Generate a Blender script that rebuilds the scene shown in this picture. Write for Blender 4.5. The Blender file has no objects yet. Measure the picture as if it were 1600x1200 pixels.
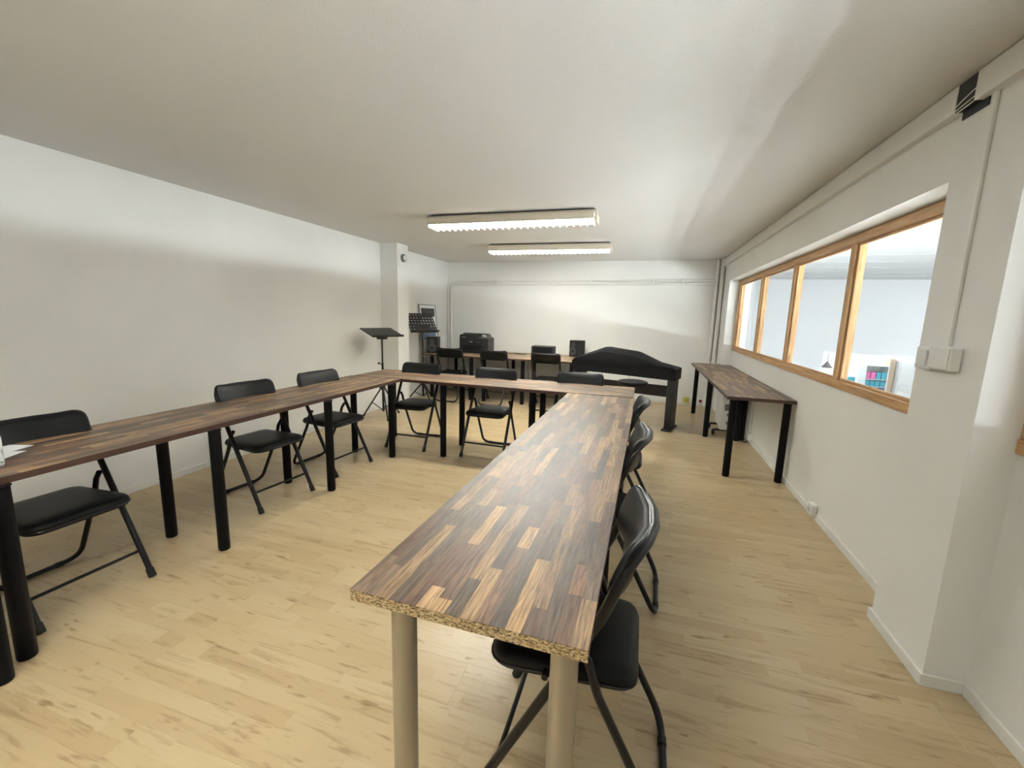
import bpy, bmesh, math, random
from mathutils import Vector, Matrix

# ------------------------------------------------------------------ camera, world, exposure
scene = bpy.context.scene
C = scene.collection
CAM_H = 1.38
cam_d = bpy.data.cameras.new('camera')
cam_d.sensor_fit = 'HORIZONTAL'; cam_d.sensor_width = 36.0
cam_d.lens = 662.6 / 1600 * 36.0
cam_d.clip_start = 0.05; cam_d.clip_end = 100
cam = bpy.data.objects.new('camera', cam_d); C.objects.link(cam)
_r = (0.95518893, 0.29477596, 0.02685594)
_u = (-0.07258296, 0.14530054, 0.98672157)
_f = (-0.28695962, 0.94445481, -0.16018518)
cam.matrix_world = Matrix(((_r[0], _u[0], -_f[0], 0), (_r[1], _u[1], -_f[1], 0), (_r[2], _u[2], -_f[2], CAM_H), (0, 0, 0, 1)))
scene.camera = cam

world = bpy.data.worlds.new('world'); scene.world = world
world.use_nodes = True
world.node_tree.nodes['Background'].inputs[0].default_value = (0.85, 0.92, 1.0, 1)
world.node_tree.nodes['Background'].inputs[1].default_value = 0.3

vs = scene.view_settings
vs.view_transform = 'Standard'; vs.look = 'None'; vs.gamma = 1.0; vs.use_curve_mapping = False
vs.exposure = 1.23

TUBE_POWER = 66.0          # emission of the room's fluorescent tubes
TUBE_COL = (0.95, 0.97, 0.93)
HALL_POWER = 52.0          # emission of the hall's strip lights
HALL_COL = (0.88, 0.94, 1.0)

# ------------------------------------------------------------------ room dimensions
XL, XR, XP = -3.55, 1.27, 1.135       # left wall, right wall, face of pillar and beam
YB, YN = 7.4, -1.7                    # back wall, wall behind the camera
ZC = 2.31
SILL, HEAD = 0.955, 1.957
TOP = 0.738                           # table height

PI = math.pi
rng = random.Random(7)

# ------------------------------------------------------------------ mesh helpers
class MB:
    def __init__(self):
        self.v = []; self.f = []; self.tone = []; self.mi = []
    def face(self, idx, tone=0.5, mi=0):
        self.f.append(tuple(idx)); self.tone.append(tone); self.mi.append(mi)
    def add(self, verts, faces, tone=0.5, mi=0):
        b = len(self.v); self.v += [tuple(p) for p in verts]
        for f in faces: self.face([b + i for i in f], tone, mi)
    def box(self, x0, x1, y0, y1, z0, z1, tone=0.5, mi=0):
        self.add([(x0,y0,z0),(x1,y0,z0),(x1,y1,z0),(x0,y1,z0),(x0,y0,z1),(x1,y0,z1),(x1,y1,z1),(x0,y1,z1)],
                 [(3,2,1,0),(4,5,6,7),(0,1,5,4),(1,2,6,5),(2,3,7,6),(3,0,4,7)], tone, mi)
        return self
    def rbox(self, x0, x1, y0, y1, z0, z1, r=0.004, tone=0.5, mi=0):
        """box with chamfered edges"""
        bm = bmesh.new()
        bmesh.ops.create_cube(bm, size=1)
        for v in bm.verts:
            v.co = ((x0+x1)/2 + v.co.x*(x1-x0), (y0+y1)/2 + v.co.y*(y1-y0), (z0+z1)/2 + v.co.z*(z1-z0))
        r = min(r, 0.45*min(x1-x0, y1-y0, z1-z0))
        bmesh.ops.bevel(bm, geom=list(bm.edges), offset=r, segments=2, affect='EDGES', profile=0.5)
        bm.verts.index_update()
        self.add([v.co[:] for v in bm.verts], [[v.index for v in f.verts] for f in bm.faces], tone, mi)
        bm.free(); return self
    def tube(self, path, r, seg=10, closed=False, caps=True, mi=0):
        path = [Vector(p) for p in path]; n = len(path)
        rad = r if isinstance(r, (list, tuple)) else [r]*n
        tang = []
        for i in range(n):
            if closed: t = path[(i+1) % n] - path[i-1]
            elif i == 0: t = path[1]-path[0]
            elif i == n-1: t = path[-1]-path[-2]
            else: t = (path[i+1]-path[i]).normalized() + (path[i]-path[i-1]).normalized()
            tang.append(t.normalized())
        up = Vector((0,0,1)) if abs(tang[0].z) < 0.9 else Vector((1,0,0))
        a = tang[0].cross(up).normalized()
        b0 = len(self.v)
        for i in range(n):
            a = (a - tang[i]*a.dot(tang[i])).normalized(); b = tang[i].cross(a)
            for k in range(seg):
                th = 2*PI*k/seg
                self.v.append(tuple(path[i] + (a*math.cos(th) + b*math.sin(th))*rad[i]))
        for i in range(n if closed else n-1):
            j = (i+1) % n
            for k in range(seg):
                l = (k+1) % seg
                self.face((b0+i*seg+k, b0+i*seg+l, b0+j*seg+l, b0+j*seg+k), mi=mi)
        if caps and not closed:
            self.face([b0+k for k in reversed(range(seg))], mi=mi)
            self.face([b0+(n-1)*seg+k for k in range(seg)], mi=mi)
        return self
    def lathe(self, prof, cx=0, cy=0, seg=20, axis='z', mi=0):
        """prof: (radius, height) pairs from one end to the other"""
        b0 = len(self.v)
        for r, h in prof:
            for k in range(seg):
                t = 2*PI*k/seg; x, y = r*math.cos(t), r*math.sin(t)
                p = {'z': (cx+x, cy+y, h), 'x': (h, cx+x, cy+y), 'y': (cx+x, h, cy-y)}[axis]
                self.v.append(p)
        for i in range(len(prof)-1):
            for k in range(seg):
                l = (k+1) % seg
                self.face((b0+i*seg+k, b0+i*seg+l, b0+(i+1)*seg+l, b0+(i+1)*seg+k), mi=mi)
        self.face([b0+k for k in reversed(range(seg))], mi=mi)
        self.face([b0+(len(prof)-1)*seg+k for k in range(seg)], mi=mi)
        return self
    def loft(self, loops, cap=True, mi=0):
        n = len(loops[0]); b0 = len(self.v)
        for lp in loops: self.v += [tuple(p) for p in lp]
        for i in range(len(loops)-1):
            for k in range(n):
                l = (k+1) % n
                self.face((b0+i*n+k, b0+i*n+l, b0+(i+1)*n+l, b0+(i+1)*n+k), mi=mi)
        if cap:
            self.face([b0+k for k in reversed(range(n))], mi=mi)
            self.face([b0+(len(loops)-1)*n+k for k in range(n)], mi=mi)
        return self
    def prism(self, pts, h0, h1, axis='z', mi=0):
        def P(a, b, h): return {'z': (a,b,h), 'y': (a,h,b), 'x': (h,a,b)}[axis]
        return self.loft([[P(a,b,h0) for a,b in pts], [P(a,b,h1) for a,b in pts]], mi=mi)
    def build(self, name, mat, parent=None, smooth=False, loc=None):
        me = bpy.data.meshes.new(name)
        me.from_pydata(self.v, [], self.f)
        mats = mat if isinstance(mat, (list, tuple)) else [mat]
        for m in mats: me.materials.append(m)
        if len(mats) > 1: me.polygons.foreach_set('material_index', self.mi)
        at = me.attributes.new('tone', 'FLOAT', 'FACE'); at.data.foreach_set('value', self.tone)
        bm = bmesh.new(); bm.from_mesh(me); bmesh.ops.recalc_face_normals(bm, faces=bm.faces); bm.to_mesh(me); bm.free()
        if smooth:
            me.polygons.foreach_set('use_smooth', [True]*len(me.polygons))
            me.set_sharp_from_angle(angle=math.radians(40))
        me.update()
        o = bpy.data.objects.new(name, me); C.objects.link(o)
        if parent: o.parent = parent
        if loc: o.location = loc
        return o

def fillet(pts, r, n=6, closed=False):
    """round the corners of a polyline; r a number or a list"""
    pts = [Vector(p) for p in pts]; N = len(pts); out = []
    for i, p in enumerate(pts):
        ri = r[i] if isinstance(r, (list, tuple)) else r
        if (not closed and i in (0, N-1)) or ri <= 0:
            out.append(p); continue
        a, b = pts[i-1]-p, pts[(i+1) % N]-p
        la, lb = a.length, b.length
        a.normalize(); b.normalize()
        ang = a.angle(b)
        if ang > PI-0.01: out.append(p); continue
        d = min(ri/math.tan(ang/2), 0.49*la, 0.49*lb)
        p0, p1 = p+a*d, p+b*d
        for k in range(n+1):
            t = k/n
            out.append(p0*(1-t)**2 + p*2*t*(1-t) + p1*t*t)
    return out

def empty(name, loc=(0,0,0), rz=0):
    o = bpy.data.objects.new(name, None); C.objects.link(o)
    o.empty_display_size = 0.1; o.location = loc; o.rotation_euler = (0,0,rz)
    return o
def tag(o, label, cat, group=None):
    o['label'] = label; o['category'] = cat
    if group: o['group'] = group
    return o
def struct(o): o['kind'] = 'structure'; return o
def copy_tree(o, parent=None):
    c = o.copy(); C.objects.link(c); c.parent = parent
    for ch in o.children: copy_tree(ch, c)
    return c

# ------------------------------------------------------------------ materials
def new_mat(name):
    m = bpy.data.materials.new(name); m.use_nodes = True
    nt = m.node_tree; return m, nt, nt.nodes['Principled BSDF']
def lk(nt, a, b): nt.links.new(a, b)
def plain(name, col, rough=0.5, metal=0.0, bump=0.0, bscale=200, coat=0.0, spec=0.5):
    m, nt, p = new_mat(name)
    p.inputs['Base Color'].default_value = (*col, 1); p.inputs['Roughness'].default_value = rough
    p.inputs['Metallic'].default_value = metal; p.inputs['Coat Weight'].default_value = coat
    p.inputs['Specular IOR Level'].default_value = spec
    if bump:
        tc = nt.nodes.new('ShaderNodeTexCoord'); n = nt.nodes.new('ShaderNodeTexNoise'); b = nt.nodes.new('ShaderNodeBump')
        n.inputs['Scale'].default_value = bscale; n.inputs['Detail'].default_value = 3
        b.inputs['Strength'].default_value = bump; b.inputs['Distance'].default_value = 0.002
        lk(nt, tc.outputs['Object'], n.inputs['Vector']); lk(nt, n.outputs['Fac'], b.inputs['Height']); lk(nt, b.outputs['Normal'], p.inputs['Normal'])
    return m
def plaster(name, col, var=0.03, bump=0.25, scale=60):
    m, nt, p = new_mat(name)
    tc = nt.nodes.new('ShaderNodeTexCoord')
    n1 = nt.nodes.new('ShaderNodeTexNoise'); n1.inputs['Scale'].default_value = 1.3; n1.inputs['Detail'].default_value = 4
    n2 = nt.nodes.new('ShaderNodeTexNoise'); n2.inputs['Scale'].default_value = scale; n2.inputs['Detail'].default_value = 5
    cr = nt.nodes.new('ShaderNodeValToRGB')
    cr.color_ramp.elements[0].position = 0.3; cr.color_ramp.elements[1].position = 0.7
    cr.color_ramp.elements[0].color = (*[c*(1-var) for c in col], 1); cr.color_ramp.elements[1].color = (*[min(1, c*(1+var)) for c in col], 1)
    b = nt.nodes.new('ShaderNodeBump'); b.inputs['Strength'].default_value = bump; b.inputs['Distance'].default_value = 0.003
    lk(nt, tc.outputs['Object'], n1.inputs['Vector']); lk(nt, tc.outputs['Object'], n2.inputs['Vector'])
    lk(nt, n1.outputs['Fac'], cr.inputs['Fac']); lk(nt, cr.outputs['Color'], p.inputs['Base Color'])
    lk(nt, n2.outputs['Fac'], b.inputs['Height']); lk(nt, b.outputs['Normal'], p.inputs['Normal'])
    p.inputs['Roughness'].default_value = 0.75; p.inputs['Specular IOR Level'].default_value = 0.25
    return m
def emis(name, col, power):
    m, nt, p = new_mat(name)
    p.inputs['Base Color'].default_value = (0.9, 0.9, 0.9, 1)
    p.inputs['Emission Color'].default_value = (*col, 1); p.inputs['Emission Strength'].default_value = power
    return m
def math_n(nt, op, a, b=None):
    n = nt.nodes.new('ShaderNodeMath'); n.operation = op
    for i, x in enumerate((a, b)):
        if x is None: continue
        if isinstance(x, (int, float)): n.inputs[i].default_value = x
        else: lk(nt, x, n.inputs[i])
    return n.outputs[0]

def stave_mat(name='stave_wood', cols=None):
    """mixed staves of weathered teak: colour from the stave's own tone, grain along local x"""
    m, nt, p = new_mat(name)
    at = nt.nodes.new('ShaderNodeAttribute'); at.attribute_name = 'tone'
    tc = nt.nodes.new('ShaderNodeTexCoord')
    ramp = nt.nodes.new('ShaderNodeValToRGB'); ramp.color_ramp.interpolation = 'CONSTANT'
    cols = cols or [(0.11,0.070,0.050),(0.26,0.172,0.105),(0.15,0.095,0.068),(0.42,0.285,0.155),(0.10,0.078,0.062),(0.20,0.122,0.082),(0.165,0.126,0.097),(0.31,0.21,0.125),(0.135,0.088,0.063),(0.24,0.16,0.105),(0.115,0.089,0.072),(0.37,0.26,0.155)]
    el = ramp.color_ramp.elements
    while len(el) < len(cols): el.new(0.5)
    for i, c in enumerate(cols):
        el[i].position = i/len(cols); el[i].color = (*c, 1)
    lk(nt, at.outputs['Fac'], ramp.inputs['Fac'])
    off = nt.nodes.new('ShaderNodeCombineXYZ')
    lk(nt, math_n(nt, 'MULTIPLY', at.outputs['Fac'], 53.0), off.inputs[0]); lk(nt, math_n(nt, 'MULTIPLY', at.outputs['Fac'], 31.0), off.inputs[1])
    add = nt.nodes.new('ShaderNodeVectorMath'); add.operation = 'ADD'
    lk(nt, tc.outputs['Object'], add.inputs[0]); lk(nt, off.outputs[0], add.inputs[1])
    mp = nt.nodes.new('ShaderNodeMapping'); mp.inputs['Scale'].default_value = (9, 150, 20)
    lk(nt, add.outputs[0], mp.inputs['Vector'])
    g = nt.nodes.new('ShaderNodeTexNoise'); g.inputs['Scale'].default_value = 1.0; g.inputs['Detail'].default_value = 7; g.inputs['Roughness'].default_value = 0.7
    g.inputs['Distortion'].default_value = 0.6
    lk(nt, mp.outputs[0], g.inputs['Vector'])
    gr = nt.nodes.new('ShaderNodeValToRGB')
    gr.color_ramp.elements[0].position = 0.36; gr.color_ramp.elements[0].color = (0.34,0.31,0.30,1)
    gr.color_ramp.elements[1].position = 0.62; gr.color_ramp.elements[1].color = (1.3,1.25,1.18,1)
    lk(nt, g.outputs['Fac'], gr.inputs['Fac'])
    mp2 = nt.nodes.new('ShaderNodeMapping'); mp2.inputs['Scale'].default_value = (2.5, 14, 5)
    lk(nt, add.outputs[0], mp2.inputs['Vector'])
    g2 = nt.nodes.new('ShaderNodeTexNoise'); g2.inputs['Scale'].default_value = 1.0; g2.inputs['Detail'].default_value = 3
    lk(nt, mp2.outputs[0], g2.inputs['Vector'])
    g2r = nt.nodes.new('ShaderNodeValToRGB')
    g2r.color_ramp.elements[0].position = 0.3; g2r.color_ramp.elements[0].color = (0.62,0.62,0.66,1)
    g2r.color_ramp.elements[1].position = 0.7; g2r.color_ramp.elements[1].color = (1.2,1.15,1.05,1)
    lk(nt, g2.outputs['Fac'], g2r.inputs['Fac'])
    mx = nt.nodes.new('ShaderNodeMix'); mx.data_type = 'RGBA'; mx.blend_type = 'MULTIPLY'; mx.inputs[0].default_value = 1.0
    lk(nt, ramp.outputs['Color'], mx.inputs[6]); lk(nt, gr.outputs['Color'], mx.inputs[7])
    mx2 = nt.nodes.new('ShaderNodeMix'); mx2.data_type = 'RGBA'; mx2.blend_type = 'MULTIPLY'; mx2.inputs[0].default_value = 1.0
    lk(nt, mx.outputs[2], mx2.inputs[6]); lk(nt, g2r.outputs['Color'], mx2.inputs[7])
    lk(nt, mx2.outputs[2], p.inputs['Base Color'])
    b = nt.nodes.new('ShaderNodeBump'); b.inputs['Strength'].default_value = 0.12; b.inputs['Distance'].default_value = 0.001
    lk(nt, g.outputs['Fac'], b.inputs['Height']); lk(nt, b.outputs['Normal'], p.inputs['Normal'])
    p.inputs['Roughness'].default_value = 0.42; p.inputs['Specular IOR Level'].default_value = 0.5
    return m

def plank_mat():
    """pale three-strip laminate: strips and butt joints follow each board's own coordinates"""
    m, nt, p = new_mat('laminate_floor')
    at = nt.nodes.new('ShaderNodeAttribute'); at.attribute_name = 'tone'
    tc = nt.nodes.new('ShaderNodeTexCoord'); sx = nt.nodes.new('ShaderNodeSeparateXYZ'); lk(nt, tc.outputs['Object'], sx.inputs[0])
    row = math_n(nt, 'FLOOR', math_n(nt, 'DIVIDE', math_n(nt, 'ADD', sx.outputs[1], 0.0965), 0.0644))
    t100 = math_n(nt, 'MULTIPLY', at.outputs['Fac'], 91.7)
    shift = math_n(nt, 'FRACT', math_n(nt, 'MULTIPLY', math_n(nt, 'ADD', row, t100), 0.618))
    seg = math_n(nt, 'FLOOR', math_n(nt, 'ADD', math_n(nt, 'DIVIDE', sx.outputs[0], 0.44), shift))
    cv = nt.nodes.new('ShaderNodeCombineXYZ'); lk(nt, row, cv.inputs[0]); lk(nt, seg, cv.inputs[1]); lk(nt, t100, cv.inputs[2])
    wn = nt.nodes.new('ShaderNodeTexWhiteNoise'); lk(nt, cv.outputs[0], wn.inputs['Vector'])
    ramp = nt.nodes.new('ShaderNodeValToRGB')
    el = ramp.color_ramp.elements; el.new(0.35); el.new(0.7)
    for e, pos, c in zip(el, (0, .35, .7, 1), ((0.43,0.325,0.185),(0.465,0.36,0.21),(0.48,0.378,0.225),(0.505,0.405,0.245))):
        e.position = pos; e.color = (*c, 1)
    lk(nt, wn.outputs['Value'], ramp.inputs['Fac'])
    sc = nt.nodes.new('ShaderNodeVectorMath'); sc.operation = 'SCALE'; lk(nt, wn.outputs['Color'], sc.inputs[0]); sc.inputs['Scale'].default_value = 40
    add = nt.nodes.new('ShaderNodeVectorMath'); add.operation = 'ADD'; lk(nt, tc.outputs['Object'], add.inputs[0]); lk(nt, sc.outputs[0], add.inputs[1])
    mp = nt.nodes.new('ShaderNodeMapping'); mp.inputs['Scale'].default_value = (3.0, 34, 10); lk(nt, add.outputs[0], mp.inputs['Vector'])
    g = nt.nodes.new('ShaderNodeTexNoise'); g.inputs['Scale'].default_value = 1; g.inputs['Detail'].default_value = 6; g.inputs['Roughness'].default_value = 0.62; g.inputs['Distortion'].default_value = 0.8
    lk(nt, mp.outputs[0], g.inputs['Vector'])
    gr = nt.nodes.new('ShaderNodeValToRGB')
    gr.color_ramp.elements[0].position = 0.28; gr.color_ramp.elements[0].color = (0.70,0.64,0.57,1)
    gr.color_ramp.elements[1].position = 0.46; gr.color_ramp.elements[1].color = (1.02,1.01,1.0,1)
    lk(nt, g.outputs['Fac'], gr.inputs['Fac'])
    # knots and dark flecks
    mp2 = nt.nodes.new('ShaderNodeMapping'); mp2.inputs['Scale'].default_value = (7, 34, 10); lk(nt, add.outputs[0], mp2.inputs['Vector'])
    k = nt.nodes.new('ShaderNodeTexNoise'); k.inputs['Scale'].default_value = 1; k.inputs['Detail'].default_value = 2; lk(nt, mp2.outputs[0], k.inputs['Vector'])
    kr = nt.nodes.new('ShaderNodeValToRGB')
    kr.color_ramp.elements[0].position = 0.64; kr.color_ramp.elements[0].color = (1,1,1,1)
    kr.color_ramp.elements[1].position = 0.78; kr.color_ramp.elements[1].color = (0.52,0.43,0.34,1)
    lk(nt, k.outputs['Fac'], kr.inputs['Fac'])
    mx = nt.nodes.new('ShaderNodeMix'); mx.data_type = 'RGBA'; mx.blend_type = 'MULTIPLY'; mx.inputs[0].default_value = 1
    lk(nt, ramp.outputs['Color'], mx.inputs[6]); lk(nt, gr.outputs['Color'], mx.inputs[7])
    mx2 = nt.nodes.new('ShaderNodeMix'); mx2.data_type = 'RGBA'; mx2.blend_type = 'MULTIPLY'; mx2.inputs[0].default_value = 1
    lk(nt, mx.outputs[2], mx2.inputs[6]); lk(nt, kr.outputs['Color'], mx2.inputs[7])
    lk(nt, mx2.outputs[2], p.inputs['Base Color'])
    p.inputs['Roughness'].default_value = 0.30; p.inputs['Specular IOR Level'].default_value = 0.5
    return m

def pine_mat(axis):
    m, nt, p = new_mat('pine_' + axis)
    tc = nt.nodes.new('ShaderNodeTexCoord'); mp = nt.nodes.new('ShaderNodeMapping')
    mp.inputs['Scale'].default_value = {'y': (45, 2.2, 45), 'z': (45, 45, 2.2)}[axis]
    g = nt.nodes.new('ShaderNodeTexNoise'); g.inputs['Scale'].default_value = 1; g.inputs['Detail'].default_value = 5; g.inputs['Distortion'].default_value = 1.2
    lk(nt, tc.outputs['Object'], mp.inputs['Vector']); lk(nt, mp.outputs[0], g.inputs['Vector'])
    r = nt.nodes.new('ShaderNodeValToRGB')
    el = r.color_ramp.elements; el.new(0.5)
    for e, pos, c in zip(el, (0.25, 0.5, 0.75), ((0.30,0.15,0.06),(0.52,0.31,0.14),(0.62,0.40,0.20))):
        e.position = pos; e.color = (*c, 1)
    lk(nt, g.outputs['Fac'], r.inputs['Fac'])
    kn = nt.nodes.new('ShaderNodeTexVoronoi'); kn.inputs['Scale'].default_value = 1
    mk = nt.nodes.new('ShaderNodeMapping'); mk.inputs['Scale'].default_value = {'y': (10, 3.2, 10), 'z': (10, 10, 3.2)}[axis]
    lk(nt, tc.outputs['Object'], mk.inputs['Vector']); lk(nt, mk.outputs[0], kn.inputs['Vector'])
    kr = nt.nodes.new('ShaderNodeValToRGB'); kr.color_ramp.elements[0].position = 0.05; kr.color_ramp.elements[0].color = (0.35,0.25,0.18,1)
    kr.color_ramp.elements[1].position = 0.14; kr.color_ramp.elements[1].color = (1,1,1,1)
    lk(nt, kn.outputs['Distance'], kr.inputs['Fac'])
    mx = nt.nodes.new('ShaderNodeMix'); mx.data_type = 'RGBA'; mx.blend_type = 'MULTIPLY'; mx.inputs[0].default_value = 1
    lk(nt, r.outputs['Color'], mx.inputs[6]); lk(nt, kr.outputs['Color'], mx.inputs[7]); lk(nt, mx.outputs[2], p.inputs['Base Color'])
    p.inputs['Roughness'].default_value = 0.5
    return m

def chipboard_mat():
    m, nt, p = new_mat('chipboard')
    tc = nt.nodes.new('ShaderNodeTexCoord')
    mp = nt.nodes.new('ShaderNodeMapping'); mp.inputs['Scale'].default_value = (160, 160, 330); lk(nt, tc.outputs['Object'], mp.inputs['Vector'])
    v = nt.nodes.new('ShaderNodeTexVoronoi'); v.inputs['Scale'].default_value = 1; lk(nt, mp.outputs[0], v.inputs['Vector'])
    r = nt.nodes.new('ShaderNodeValToRGB'); el = r.color_ramp.elements; el.new(0.5)
    sx = nt.nodes.new('ShaderNodeSeparateColor'); lk(nt, v.outputs['Color'], sx.inputs[0])
    for e, pos, c in zip(el, (0.1, 0.45, 0.9), ((0.10,0.065,0.03),(0.36,0.25,0.12),(0.58,0.45,0.25))):
        e.position = pos; e.color = (*c, 1)
    lk(nt, sx.outputs[0], r.inputs['Fac']); lk(nt, r.outputs['Color'], p.inputs['Base Color'])
    p.inputs['Roughness'].default_value = 0.8
    return m

def glass_mat(name='window_glass', tint=(0.97,0.985,0.98)):
    m = bpy.data.materials.new(name); m.use_nodes = True; nt = m.node_tree
    for n in list(nt.nodes): nt.nodes.remove(n)
    o = nt.nodes.new('ShaderNodeOutputMaterial'); t = nt.nodes.new('ShaderNodeBsdfTransparent'); g = nt.nodes.new('ShaderNodeBsdfGlossy')
    f = nt.nodes.new('ShaderNodeFresnel'); f.inputs['IOR'].default_value = 1.35; mx = nt.nodes.new('ShaderNodeMixShader')
    t.inputs[0].default_value = (*tint, 1); g.inputs['Roughness'].default_value = 0.02
    ge = nt.nodes.new('ShaderNodeNewGeometry')       # reflect on the outer faces only
    lk(nt, math_n(nt, 'MULTIPLY', f.outputs[0], math_n(nt, 'SUBTRACT', 1.0, ge.outputs['Backfacing'])), mx.inputs[0]); lk(nt, t.outputs[0], mx.inputs[1]); lk(nt, g.outputs[0], mx.inputs[2]); lk(nt, mx.outputs[0], o.inputs[0])
    return m

M = {}
M['wall'] = plaster('white_plaster', (0.80, 0.795, 0.765))
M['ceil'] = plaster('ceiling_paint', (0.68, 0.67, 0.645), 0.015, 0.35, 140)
M['trim'] = plain('white_trim', (0.78, 0.77, 0.73), 0.45)
M['subfloor'] = plain('subfloor', (0.10, 0.07, 0.045), 0.8)
M['plank'] = plank_mat()
M['stave'] = stave_mat()
M['pale_stave'] = stave_mat('pale_stave_wood', [(0.34,0.24,0.15),(0.46,0.35,0.23),(0.40,0.29,0.18),(0.52,0.41,0.28),(0.37,0.28,0.19),(0.48,0.36,0.24)])  # lighter tan staves, with reflected light mixed into the tones
M['chip'] = chipboard_mat()
M['edge'] = plain('dark_edge_band', (0.055, 0.024, 0.017), 0.5, bump=0.1)
M['pine_y'] = pine_mat('y'); M['pine_z'] = pine_mat('z')
M['glass'] = glass_mat()
M['black_leg'] = plain('black_lacquer', (0.005, 0.005, 0.006), 0.5, bump=0.05, spec=0.12)
M['steel_leg'] = plain('brushed_steel', (0.46, 0.43, 0.37), 0.38, 0.85)
M['vinyl'] = plain('black_vinyl', (0.004, 0.0045, 0.005), 0.45, bump=0.3, bscale=420, spec=0.22)
M['tube_black'] = plain('black_enamel', (0.005, 0.005, 0.006), 0.3, spec=0.4)
M['rubber'] = plain('black_rubber', (0.008, 0.008, 0.008), 0.7)
M['black_plastic'] = plain('black_plastic', (0.010, 0.010, 0.011), 0.5)
M['dark_gloss'] = plain('dark_gloss_plastic', (0.014, 0.014, 0.016), 0.2)
M['grey_plastic'] = plain('grey_plastic', (0.16, 0.16, 0.16), 0.5)
M['cone'] = plain('speaker_cone', (0.055, 0.055, 0.058), 0.45)
M['cloth'] = plain('black_cloth', (0.006, 0.006, 0.007), 0.9, bump=0.6, bscale=60, spec=0.2)
M['white_plastic'] = plain('white_plastic', (0.80, 0.80, 0.77), 0.35)
M['white_enamel'] = plain('white_enamel', (0.74, 0.745, 0.72), 0.4)
M['reflector'] = plain('reflector', (0.86, 0.85, 0.80), 0.3)
M['fixture'] = plain('fixture_metal', (0.62, 0.56, 0.46), 0.45, 0.2)
M['tube_light'] = emis('fluorescent_tube', TUBE_COL, TUBE_POWER)
M['hall_light'] = emis('hall_strip_light', HALL_COL, HALL_POWER)
M['hall_white'] = plain('hall_white', (0.86, 0.87, 0.88), 0.7)
M['hall_ceiling'] = plain('hall_ceiling_tile', (0.62, 0.63, 0.64), 0.8)
M['hall_floor'] = plain('hall_floor', (0.45, 0.43, 0.40), 0.4)
M['paper'] = plain('paper', (0.86, 0.87, 0.89), 0.7)
M['teal'] = plain('teal_pack', (0.10, 0.42, 0.52), 0.5)
M['blue'] = plain('blue_pack', (0.13, 0.25, 0.42), 0.5)
M['pink'] = plain('pink_pack', (0.75, 0.18, 0.42), 0.5)
M['tan'] = plain('tan_board', (0.55, 0.42, 0.30), 0.6)
M['yellow'] = plain('yellow_plastic', (0.55, 0.52, 0.10), 0.45)
M['red'] = plain('red_plastic', (0.25, 0.01, 0.01), 0.4)
M['frame_grey'] = plain('grey_metal', (0.25, 0.24, 0.22), 0.4, 0.6)
M['photo_dark'] = plaster('photo_print', (0.10, 0.095, 0.09), 0.8, 0.0, 10)
M['photo_blue'] = plaster('photo_blue', (0.14, 0.20, 0.32), 0.7, 0.0, 10)
def bottle_mat():
    m, nt, p = new_mat('clear_plastic')
    p.inputs['Base Color'].default_value = (0.9, 0.95, 0.97, 1); p.inputs['Roughness'].default_value = 0.08
    p.inputs['Transmission Weight'].default_value = 0.75; p.inputs['IOR'].default_value = 1.2
    return m
M['bottle'] = bottle_mat()

# ------------------------------------------------------------------ setting: floor, walls, ceiling
floor = struct(MB().box(XL-0.15, XR+0.15, YN-0.15, YB+0.15, -0.12, -0.012).build('floor', M['subfloor']))
PW, PL = 0.193, 1.29
y = YN; r_i = 0
while y < YB:
    y1 = min(y+PW, YB)
    x = XL - rng.random()*PL*0.9
    while x < XR:
        xa, xb = max(x, XL), min(x+PL, XR)
        if xb - xa > 0.02:
            g = 0.0002; cx, cy = (xa+xb)/2, (y+y1)/2
            b = MB(); b.rbox(xa-cx+g, xb-cx-g, y-cy+g, y1-cy-g, -0.011, 0.0, 0.0003, tone=rng.random())
            b.build('plank', M['plank'], floor, loc=(cx, cy, 0))
        x += PL
    y = y1; r_i += 1

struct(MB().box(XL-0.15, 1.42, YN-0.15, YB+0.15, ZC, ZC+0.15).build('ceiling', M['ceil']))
wl = MB().box(XL-0.15, XL, YN-0.15, YB+0.15, 0, ZC)
wl.box(XL, -3.28, 5.25, 5.53, 0, ZC)                       # column
struct(wl.build('wall_left', M['wall']))
struct(MB().box(XL, 1.42, YB, YB+0.15, 0, ZC).build('wall_back', M['wall']))
struct(MB().box(XL, 1.42, YN-0.15, YN, 0, ZC).build('wall_near', M['wall']))
W1A, W1B, W2A, W2B = 2.255, 6.89, -0.05, 1.868
wr = MB().box(XR, 1.42, YN, YB, 0, SILL)
wr.box(XP, 1.42, YN, YB, HEAD, ZC)
for a, b in ((W2B, W1A), (W1B, YB), (YN, W2A)):
    wr.box(XR, 1.42, a, b, SILL, HEAD)
    wr.box(XP, XR, a, b, 0, HEAD)
struct(wr.build('wall_right', M['wall']))

# baseboards
BH, BT_ = 0.05, 0.012
def baseboard(name, boxes):
    b = MB()
    for bx in boxes: b.rbox(*bx, 0, BH, 0.003)
    return struct(b.build(name, M['trim']))
baseboard('baseboard_left', [(XL, XL+BT_, YN, 5.25), (XL, XL+BT_, 5.53, YB), (XL, -3.28+BT_, 5.25-BT_, 5.25), (-3.28, -3.28+BT_, 5.25, 5.53)])
baseboard('baseboard_back', [(XL, XP, YB-BT_, YB)])
baseboard('baseboard_right', [(XR-BT_, XR, W1A, W1B), (XP-BT_, XP, W2B-BT_, W1A+BT_), (XP, XR-BT_, W1A, W1A+BT_), (XP, XR-BT_, W2B-BT_, W2B), (XR-BT_, XR, W2A, W2B)])

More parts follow.
